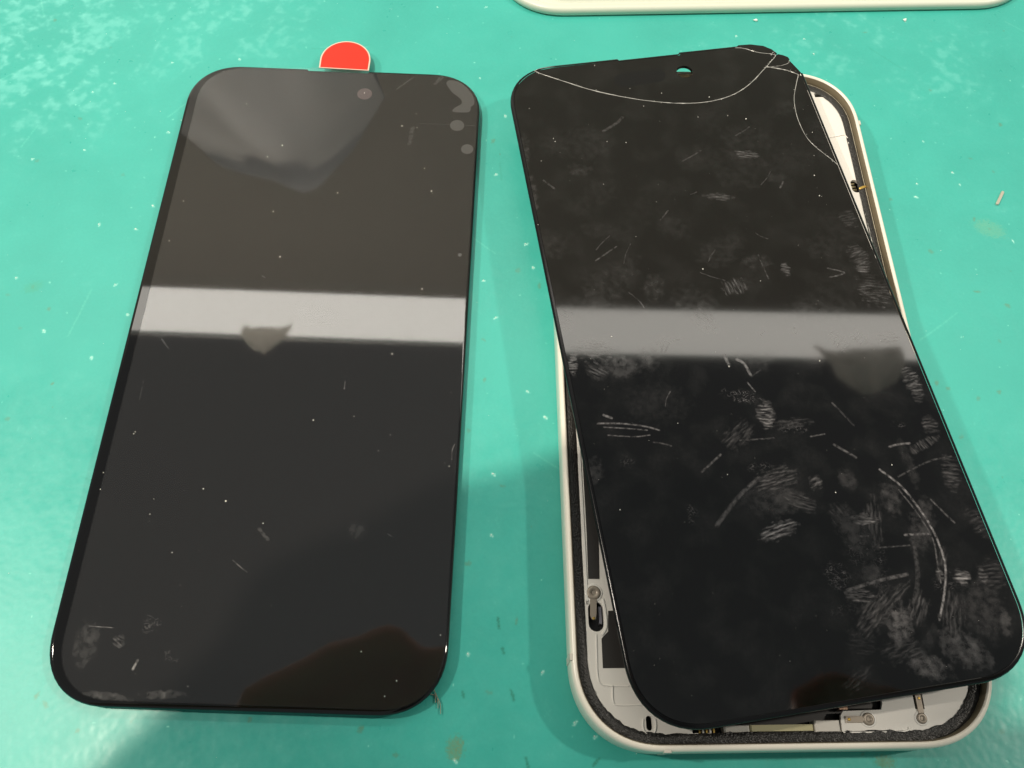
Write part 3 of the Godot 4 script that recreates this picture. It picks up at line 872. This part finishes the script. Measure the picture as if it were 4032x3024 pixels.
func glue_line(t: Node3D) -> void:
	var st := begin()
	loft(st, [rrect(34.05, 72.05, 13.4, 20), rrect(34.25, 72.25, 13.6, 20), rrect(34.45, 72.45, 13.75, 20)], [5.95, 6.15, 5.9], true, 5, 52)
	commit("glue_bead", st, bumpy(mat(0.45, 0.40, 0.30, 0.3), 0.05, 0.01, 160.0), t)

func finer(p: PackedVector2Array) -> PackedVector2Array:
	var out := PackedVector2Array()
	for i in p.size():
		var a := p[i]; var b := p[(i + 1) % p.size()]
		# split straight runs so that the same number of points fall on every ring
		var n := 90 if (i % 21) == 20 and ((i / 21) % 2 == 1) else (46 if (i % 21) == 20 else 2)
		for k in n: out.append(a.lerp(b, float(k) / n))
	return out

func raised_line(st: SurfaceTool, line: PackedVector2Array, w: float, y0: float, y1: float) -> void:
	st.set_smooth_group(-1)
	var A: Array = []; var B: Array = []; var C: Array = []; var D: Array = []
	for i in line.size():
		var d := (line[mini(i + 1, line.size() - 1)] - line[maxi(i - 1, 0)]).normalized()
		var n := Vector2(-d.y, d.x) * w * 0.5
		A.append(v3(line[i] + n, y0)); B.append(v3(line[i] + n * 0.6, y1)); C.append(v3(line[i] - n * 0.6, y1)); D.append(v3(line[i] - n, y0))
	for i in line.size() - 1:
		for q in [[A, B], [B, C], [C, D]]:
			tri(st, q[0][i], q[1][i], q[1][i + 1]); tri(st, q[0][i], q[1][i + 1], q[0][i + 1])

func shard(t: Node3D, called: String, outline: PackedVector2Array, holes: Array, m: Material, lift: float) -> void:
	var o := Geometry2D.offset_polygon(outline, -0.07, Geometry2D.JOIN_MITER)
	var poly: PackedVector2Array = o[0] if o.size() else outline
	var st := begin()
	plate(st, poly, holes, -0.75, lift, Vector2(-35, -73), Vector2(70, 146))
	commit(called, st, m, t)

func build_cracked_display() -> void:
	var t := base("cracked_phone_display", "smeared black display with a cracked corner lying askew on the white phone", "phone display")
	t.transform = Transform3D(Basis(Vector3(0.98344, 0.014, -0.1807), Vector3(-0.01622, 0.99981, -0.01081), Vector3(0.18051, 0.01356, 0.98348)).orthonormalized(), Vector3(86.303, 11.605, -1.781) * MM)
	var marks: Array = OLD_MARKS.duplicate()
	for i in 34:
		var a := rng.randf_range(-2.4, 1.6); var rad := rng.randf_range(6, 24)
		marks.append([[1, 2, 3][rng.randi() % 3], [3.5 + cos(a) * rad, 46 + sin(a) * rad, rng.randf_range(1.5, 5.5), rng.randf_range(0.8, 2.6), rad_to_deg(a) + 90 + rng.randf_range(-30, 30)], 0, rng.randf_range(0.1, 0.32)])
	for i in 26:
		marks.append([2, [rng.randf_range(-32, 32), rng.randf_range(-52, 16), rng.randf_range(3, 9), rng.randf_range(1.5, 5), rng.randf_range(-40, 40)], 0, rng.randf_range(0.03, 0.10)])
	for i in 6:
		marks.append([1, [rng.randf_range(-31, 31), rng.randf_range(-3, 8), rng.randf_range(1.5, 4.5), rng.randf_range(1.2, 2.6), rng.randf_range(-60, 60)], 0, rng.randf_range(0.12, 0.22)])
	for i in 22:
		var p := Vector2(rng.randf_range(-30, 30), rng.randf_range(-50, 34)); var q := p + Vector2.from_angle(rng.randf() * TAU) * rng.randf_range(1.0, 6.0)
		marks.append([0, [p.x, p.y, (p.x + q.x) / 2 + rng.randf_range(-0.4, 0.4), (p.y + q.y) / 2, q.x, q.y], rng.randf_range(0.2, 0.5), rng.randf_range(0.12, 0.4)])
	for i in 9:
		marks.append([1, [rng.randf_range(29.5, 32.5), -20 + i * 9.5, rng.randf_range(1.2, 2.4), rng.randf_range(1.5, 3.6), rng.randf_range(-20, 20)], 0, rng.randf_range(0.15, 0.4)])
	var glass := marks_material(marks, 71, 0.0025, 0.17, Color(1.0, 0.96, 1.0), 0.045, 0.34, 0.07)
	var ring := glass_rings(34.2, 72.3, 12.0, [0.8, 0.58, 0.32, 0.12, 0.0, 0.06], 0.45)
	var body: PackedVector2Array = ring[0]
	# the corner arc on the broken side spans these indices of the ring
	var n := 14
	var br0 := 3 * (n + 1) + 4          # after the four extra points of the far edge
	var lo := br0 + 1; var hi := br0 + n - 1
	var st := begin()
	loft(st, ring, [0.0, -0.025, -0.1, -0.27, -0.6, -0.8], true, lo, hi)
	commit("glass_edge", st, mat(0.006, 0.006, 0.007, 0.16, 0.0, 0.35), t)
	# crack lines, in the display's millimetres
	var arc := smooth_line(V([-27.2, -71.0, -25.7, -69.8, -21.0, -66.8, -14.6, -62.95, -6.5, -59.4, 0.9, -57.1, 5.9, -56.2, 10.6, -56.1, 14.8, -56.85, 18.5, -58.4, 22.0, -60.85, 24.8, -63.4, 26.2, -64.6]))
	var up := smooth_line(V([26.2, -64.6, 27.5, -65.9, 28.7, -67.0, 29.4, -67.8]))
	var far := smooth_line(V([20.6, -71.5, 22.5, -71.1, 25.3, -69.4, 28.3, -68.45, 29.4, -67.8]))
	var c3 := smooth_line(V([26.2, -64.6, 29.2, -64.4, 31.4, -64.9, 32.0, -65.8]))
	var c4 := smooth_line(V([26.2, -64.6, 28.6, -63.7, 30.8, -62.7, 32.8, -61.2]))
	var c5 := smooth_line(V([32.8, -61.2, 31.2, -57.9, 29.7, -54.4, 28.85, -50.4, 28.65, -46.6, 29.05, -42.7, 30.1, -39.9, 31.4, -37.7, 32.6, -35.8, 33.4, -34.2]))
	# pieces
	var top := PackedVector2Array()
	top.append_array(arc); top.append_array(up.slice(1))
	var farr := far.duplicate(); farr.reverse()
	top.append_array(farr.slice(1))
	for p in [Vector2(7.3, -71.5), Vector2(7.0, -71.05), Vector2(-7.2, -71.05), Vector2(-7.5, -71.5), Vector2(-22.4, -71.45)]: top.append(p)
	var hole := circle2(Vector2(7.0, -65.8), 1.86, 28)
	shard(t, "glass_piece", top, [hole], glass, 0.0)
	var k1 := far.duplicate()
	k1.append_array(V([29.9, -68.3, 29.0, -69.8, 27.3, -71.2, 24.4, -72.1, 21.5, -72.25]))
	shard(t, "glass_piece", k1, [], glass, 0.05)
	var k2 := up.duplicate()
	k2.append_array(V([29.9, -68.1, 31.0, -67.6, 32.0, -66.8, 32.2, -66.0])); var c3r := c3.duplicate(); c3r.reverse()
	k2.append_array(c3r.slice(1, c3r.size() - 1))
	shard(t, "glass_piece", k2, [], glass, 0.1)
	var k3 := c3.duplicate()
	k3.append_array(V([32.5, -64.6, 33.1, -63.0, 33.6, -61.6])); var c4r := c4.duplicate(); c4r.reverse()
	k3.append_array(c4r.slice(0, c4r.size() - 1))
	shard(t, "glass_piece", k3, [], glass, 0.06)
	var k4 := c5.duplicate()
	k4.append_array(V([33.4, -45.0, 33.4, -58.0, 33.5, -60.6]))
	shard(t, "glass_piece", k4, [], glass, 0.02)
	var main := PackedVector2Array()
	main.append_array(arc); main.append_array(c4.slice(1)); main.append_array(c5.slice(1))
	for i in ring[0].size():
		var p: Vector2 = ring[0][i]
		if i < 3 * (n + 1) and not (p.y < -70.95 and p.x > -27.3):
			main.append(p)
	shard(t, "glass_piece", main, [], glass, 0.0)
	# powdered glass standing in the cracks
	var dustm := mat(0.42, 0.42, 0.40, 0.25)
	for c in [[arc, 0.26], [up, 0.42], [far, 0.22], [c3, 0.28], [c4, 0.38], [c5, 0.17], [smooth_line(V([27.2, -64.45, 29.0, -63.9, 31.0, -63.2, 32.6, -62.2])), 0.16], [smooth_line(V([28.2, -68.0, 28.8, -68.6, 29.5, -69.0])), 0.3], [smooth_line(V([-27.2, -71.0, -25.6, -71.6, -22.4, -71.7])), 0.12]]:
		st = begin()
		ribbon(st, c[0], c[1] * 0.95, -0.03, 0.14)
		commit("crack", st, dustm, t)
	# dark sensor window, drawn inside the glass
	st = begin()
	plate(st, pill(Vector2(-7.6, -65.2), Vector2(0.4, -65.6), 2.05, 12), [], 0.001, 0.004)
	commit("sensor_window", st, mat(0.0012, 0.0013, 0.003, 0.05), t)
	# panel and carrier behind the glass
	st = begin()
	var back := PackedVector2Array()
	for p in rrect(33.7, 71.8, 11.4): back.append(p)
	var cut := PackedVector2Array()
	for p in back:
		# the broken corner is cut back
		if p.x > 20 and p.y < -60:
			p -= (p - Vector2(22, -60)).normalized() * 0.9
		cut.append(p)
	plate(st, cut, [V([3.2, -71.0, 10.4, -71.0, 10.4, -62.0, 3.2, -62.0])], -1.9, -0.76)
	commit("bezel_frame", st, mat(0.010, 0.012, 0.012, 0.3), t)
	st = begin()
	pad(st, V([29, -52, 29, 60, -29, 60, -29, -52]), -3.6, -1.9, 0.3)
	commit("back_plate", st, mat(0.2, 0.2, 0.21, 0.4, 0.7), t)
	st = begin()
	for i in range(0, OLD_DUST.size(), 2):
		crumb(st, Vector3(OLD_DUST[i], 0.08, OLD_DUST[i + 1]), rng.randf_range(0.12, 0.26))
	for i in 110:
		crumb(st, Vector3(rng.randf_range(-33, 33), 0.04, rng.randf_range(-54, 70)), rng.randf_range(0.03, 0.07))
	for c in [arc, up, c4, c5, far]:
		for i in c.size():
			if rng.randf() < 0.5: crumb(st, v3(c[i] + Vector2(rng.randf_range(-0.3, 0.3), rng.randf_range(-0.3, 0.3)), 0.05), rng.randf_range(0.04, 0.13))
	var dust := commit("dust", st, mat(0.75, 0.74, 0.70, 0.6), t)
	dust.set_meta("kind", "stuff")

func build_debris() -> void:
	var st := begin()
	for i in range(0, MAT_WHITE.size(), 2):
		crumb(st, Vector3(MAT_WHITE[i], 0.1, MAT_WHITE[i + 1]), rng.randf_range(0.14, 0.3))
	for i in 130:
		crumb(st, Vector3(rng.randf_range(-90, 178), 0.05, rng.randf_range(-108, 84)), rng.randf_range(0.05, 0.13))
	var o := commit("crumbs", st, mat(0.75, 0.82, 0.76, 0.5), self)
	tag(o, "tiny pale glass crumbs scattered over the green mat", "crumbs")
	o.set_meta("kind", "stuff")
	for c in [[103.6, -97.5, 0.9, "largest white plastic flake lying just in front of the tray"], [142.4, -99.6, 0.75, "white plastic flake near the right corner of the tray"]]:
		st = begin()
		crumb(st, Vector3(c[0], 0.3, c[1]), c[2])
		tag(commit("plastic_flake", st, mat(0.85, 0.88, 0.82, 0.35), self), c[3], "flake")
	st = begin()
	var s := pill(Vector2(153.8, -41.8), Vector2(155.8, -45.2), 0.33, 3)
	pad(st, s, 0.02, 0.45, 0.15)
	tag(commit("metal_sliver", st, mat(0.62, 0.6, 0.5, 0.3, 0.6), self), "thin bright metal sliver lying alone on the mat", "sliver")
	st = begin()
	pad(st, V([58.2, 16.6, 59.2, 17.4, 58.9, 18.6, 58.0, 18.1]), 0.02, 0.5, 0.15)
	tag(commit("dirt_crumb", st, mat(0.08, 0.06, 0.035, 0.7), self), "dark dirt crumb against the side of the white phone", "crumb")
	st = begin()
	for k in 3:
		var a := Vector2(30.4 + k * 0.5, 66.6 + k * 0.9)
		raised_line(st, smooth_line(PackedVector2Array([a, a + Vector2(1.2, 0.3), a + Vector2(2.0, 1.5), a + Vector2(2.2, 3.2)]), 4), 0.12, 0.3, 0.5)
	tag(commit("lint", st, mat(0.3, 0.28, 0.2, 0.8), self), "wisp of brown lint beside the corner of the new display", "lint")

# things outside the frame that the black glass mirrors or that shade the bench
func build_mirrored_things(_bar: Node3D) -> void:
	var st := begin()
	# upright crumpled pouch
	var t := base("plastic_pouch", "crumpled white plastic pouch standing at the back, mirrored in the new display", "pouch")
	t.position = Vector3(-150, 0, -430) * MM
	var edge := V([-94, 439, -78, 444, -75, 474, -40, 492, -1, 511, 15, 500, 54, 445, 87, 386])
	var nz := noise(15, 0.03, 3)
	var cols := 26; var rows := 30
	st.set_smooth_group(1)
	for side in 2:
		var g: Array = []
		for y in rows + 1:
			var row: Array = []
			for x in cols + 1:
				var u := float(x) / cols
				var X := lerpf(-94, 87, u)
				var top := 386.0
				for i in 7:
					if X >= edge[i].x and X <= edge[i + 1].x and edge[i + 1].x > edge[i].x:
						top = lerpf(edge[i].y, edge[i + 1].y, (X - edge[i].x) / (edge[i + 1].x - edge[i].x))
				var v := float(y) / rows
				var Y := top * v
				var bulge := 40.0 * (1.0 - v) * sin(PI * u) + 14.0 * (1.0 - v) * absf(sin(u * 7.0 + v * 2.0)) + 1.5
				var Z := 190.0 * (1.0 - v) + (bulge if side == 0 else -bulge) + 5.0 * nz.get_noise_2d(X * 0.35, Y * 0.2 + side * 300)
				row.append(Vector3(X, Y, Z))
			g.append(row)
		for y in rows:
			for x in cols:
				var a: Vector3 = g[y][x]; var b: Vector3 = g[y][x + 1]; var c: Vector3 = g[y + 1][x + 1]; var d: Vector3 = g[y + 1][x]
				if side == 0:
					tri(st, a, d, c); tri(st, a, c, b)
				else:
					tri(st, a, c, d); tri(st, a, b, c)
	var pm := mat(0.88, 0.87, 0.85, 0.3)
	commit("sheet", st, pm, t)
	# two scraps hooked over the front edge of the lamp bar
	for w in [[Vector3(-188, 592, -311), 1.0, "beige crumpled scrap taped to the lamp bar, mirrored in the new display", Color(0.85, 0.80, 0.66)], [Vector3(358, 592, -303), 1.7, "pale crumpled scrap taped to the lamp bar, mirrored in the cracked display", Color(0.92, 0.89, 0.88)]]:
		var k: float = w[1]; var c: Vector3 = w[0]
		var s := begin()
		s.set_smooth_group(1)
		var sn := noise(int(c.x) + 900, 0.05, 3)
		var grid: Array = []
		for iy in 13:
			var row: Array = []
			for ix in 17:
				var u := ix / 8.0 - 1.0; var v := iy / 12.0
				var half := 24.0 * sqrt(maxf(0.02, 1.0 - v * v * 0.9))
				row.append(c + Vector3(u * half, -10.0 * sin(v * 2.6) - 4.0 * u * u + 5.0 * sn.get_noise_2d(u * 20, v * 20), -14.0 + 30.0 * v + 4.0 * sn.get_noise_2d(u * 20 + 70, v * 20)) * k)
			grid.append(row)
		for iy in 12:
			for ix in 16:
				tri(s, grid[iy][ix], grid[iy][ix + 1], grid[iy + 1][ix + 1]); tri(s, grid[iy][ix], grid[iy + 1][ix + 1], grid[iy + 1][ix])
		var cc: Color = w[3]
		var m := mat(cc.r, cc.g, cc.b, 0.6)
		m.backlight_enabled = true
		m.backlight = lin(1.0, 0.95, 0.9)
		tag(commit("paper_scrap", s, m, self), w[2], "scrap")
	# the phone that takes the picture, held over the bench
	var ph := base("held_phone", "dark phone held over the bench by two hands, seen only mirrored and as shade", "phone")
	var X := Vector3(0.99927, 0.02539, -0.02857); var Y := Vector3(-0.03676, 0.43318, -0.90056); var Z := Vector3(-0.01049, 0.90095, 0.4338)
	# local x = across, y = away from the bench, z = towards the holder
	ph.transform = Transform3D(Basis(X, Z, -Y).orthonormalized(), (Vector3(42.1556, 158.2076, 84.6004) + X * 21.0 - Y * 53.5 + Z * 4.0) * MM)
	st = begin()
	var pr := [rrect(34.5, 72, 9), rrect(36, 73.5, 10), rrect(36, 73.5, 10), rrect(34.5, 72, 9)]
	loft(st, pr, [8.0, 6.8, 1.2, 0.0])
	cap(st, pr[0], 8.0); cap(st, pr[3], 0.0, false)
	commit("case", st, mat(0.03, 0.03, 0.034, 0.35), ph)
	st = begin()
	loft(st, [circle2(Vector2(-21, -53.5), 9.0), circle2(Vector2(-21, -53.5), 9.0)], [-0.1, -1.6], false)
	commit("camera_ring", st, mat(0.05, 0.05, 0.05, 0.3, 0.5), ph)
	var skin := mat(0.52, 0.15, 0.085, 0.45)
	var person := base("person", "bare hands and forearms holding a phone over the bench", "person")
	var arm: Array = []
	# left hand and forearm
	arm += [[Vector3(-190, 200, 330), 40.0, Vector3(-72, 186, 124), 27.0], [Vector3(-72, 186, 124), 27.0, Vector3(-40, 184, 78), 20.0], [Vector3(-66, 188, 124), 24.0, Vector3(-8, 192, 88), 17.0], [Vector3(-40, 186, 80), 16.0, Vector3(10, 192, 86), 15.0],
		[Vector3(-38, 180, 58), 11.5, Vector3(-14, 178, 43), 9.2], [Vector3(-14, 178, 43), 9.2, Vector3(4, 174, 36), 8.2], [Vector3(4, 174, 36), 8.2, Vector3(11, 172, 40), 7.0],
		[Vector3(-22, 186, 66), 11.0, Vector3(6, 182, 46), 9.4], [Vector3(6, 182, 46), 9.4, Vector3(27, 178, 41), 8.0],
		[Vector3(-4, 188, 74), 10.5, Vector3(24, 184, 54), 9.0], [Vector3(24, 184, 54), 9.0, Vector3(44, 180, 46), 7.8],
		[Vector3(12, 190, 84), 9.5, Vector3(40, 186, 68), 8.2], [Vector3(40, 186, 68), 8.2, Vector3(60, 182, 62), 7.0],
		[Vector3(-46, 194, 112), 13.0, Vector3(-4, 196, 108), 11.0], [Vector3(-4, 196, 108), 11.0, Vector3(24, 192, 104), 9.0]]
	# right hand and forearm
	arm += [[Vector3(430, 180, 300), 42.0, Vector3(258, 180, 130), 27.0], [Vector3(258, 180, 130), 27.0, Vector3(212, 184, 94), 25.0], [Vector3(256, 180, 138), 22.0, Vector3(198, 188, 110), 20.0], [Vector3(212, 184, 88), 16.0, Vector3(196, 182, 76), 14.0],
		[Vector3(196, 178, 66), 10.5, Vector3(172, 176, 52), 9.0], [Vector3(172, 176, 52), 9.0, Vector3(152, 172, 47), 8.0], [Vector3(152, 172, 47), 8.0, Vector3(142, 168, 50), 7.0],
		[Vector3(196, 176, 86), 10.5, Vector3(174, 168, 72), 9.2], [Vector3(174, 168, 72), 9.2, Vector3(158, 162, 68), 8.2],
		[Vector3(198, 174, 104), 10.0, Vector3(178, 164, 92), 9.0], [Vector3(178, 164, 92), 9.0, Vector3(166, 158, 88), 8.0],
		[Vector3(202, 172, 120), 9.0, Vector3(184, 162, 112), 8.0], [Vector3(184, 162, 112), 8.0, Vector3(172, 156, 110), 7.0],
		[Vector3(218, 192, 108), 12.0, Vector3(182, 198, 94), 10.5], [Vector3(182, 198, 94), 10.5, Vector3(148, 196, 84), 8.5]]
	var hand := flesh(arm.slice(0, 15), 4.0)
	commit("left_arm", hand, skin, person)
	hand = flesh(arm.slice(15), 4.0)
	commit("right_arm", hand, skin, person)
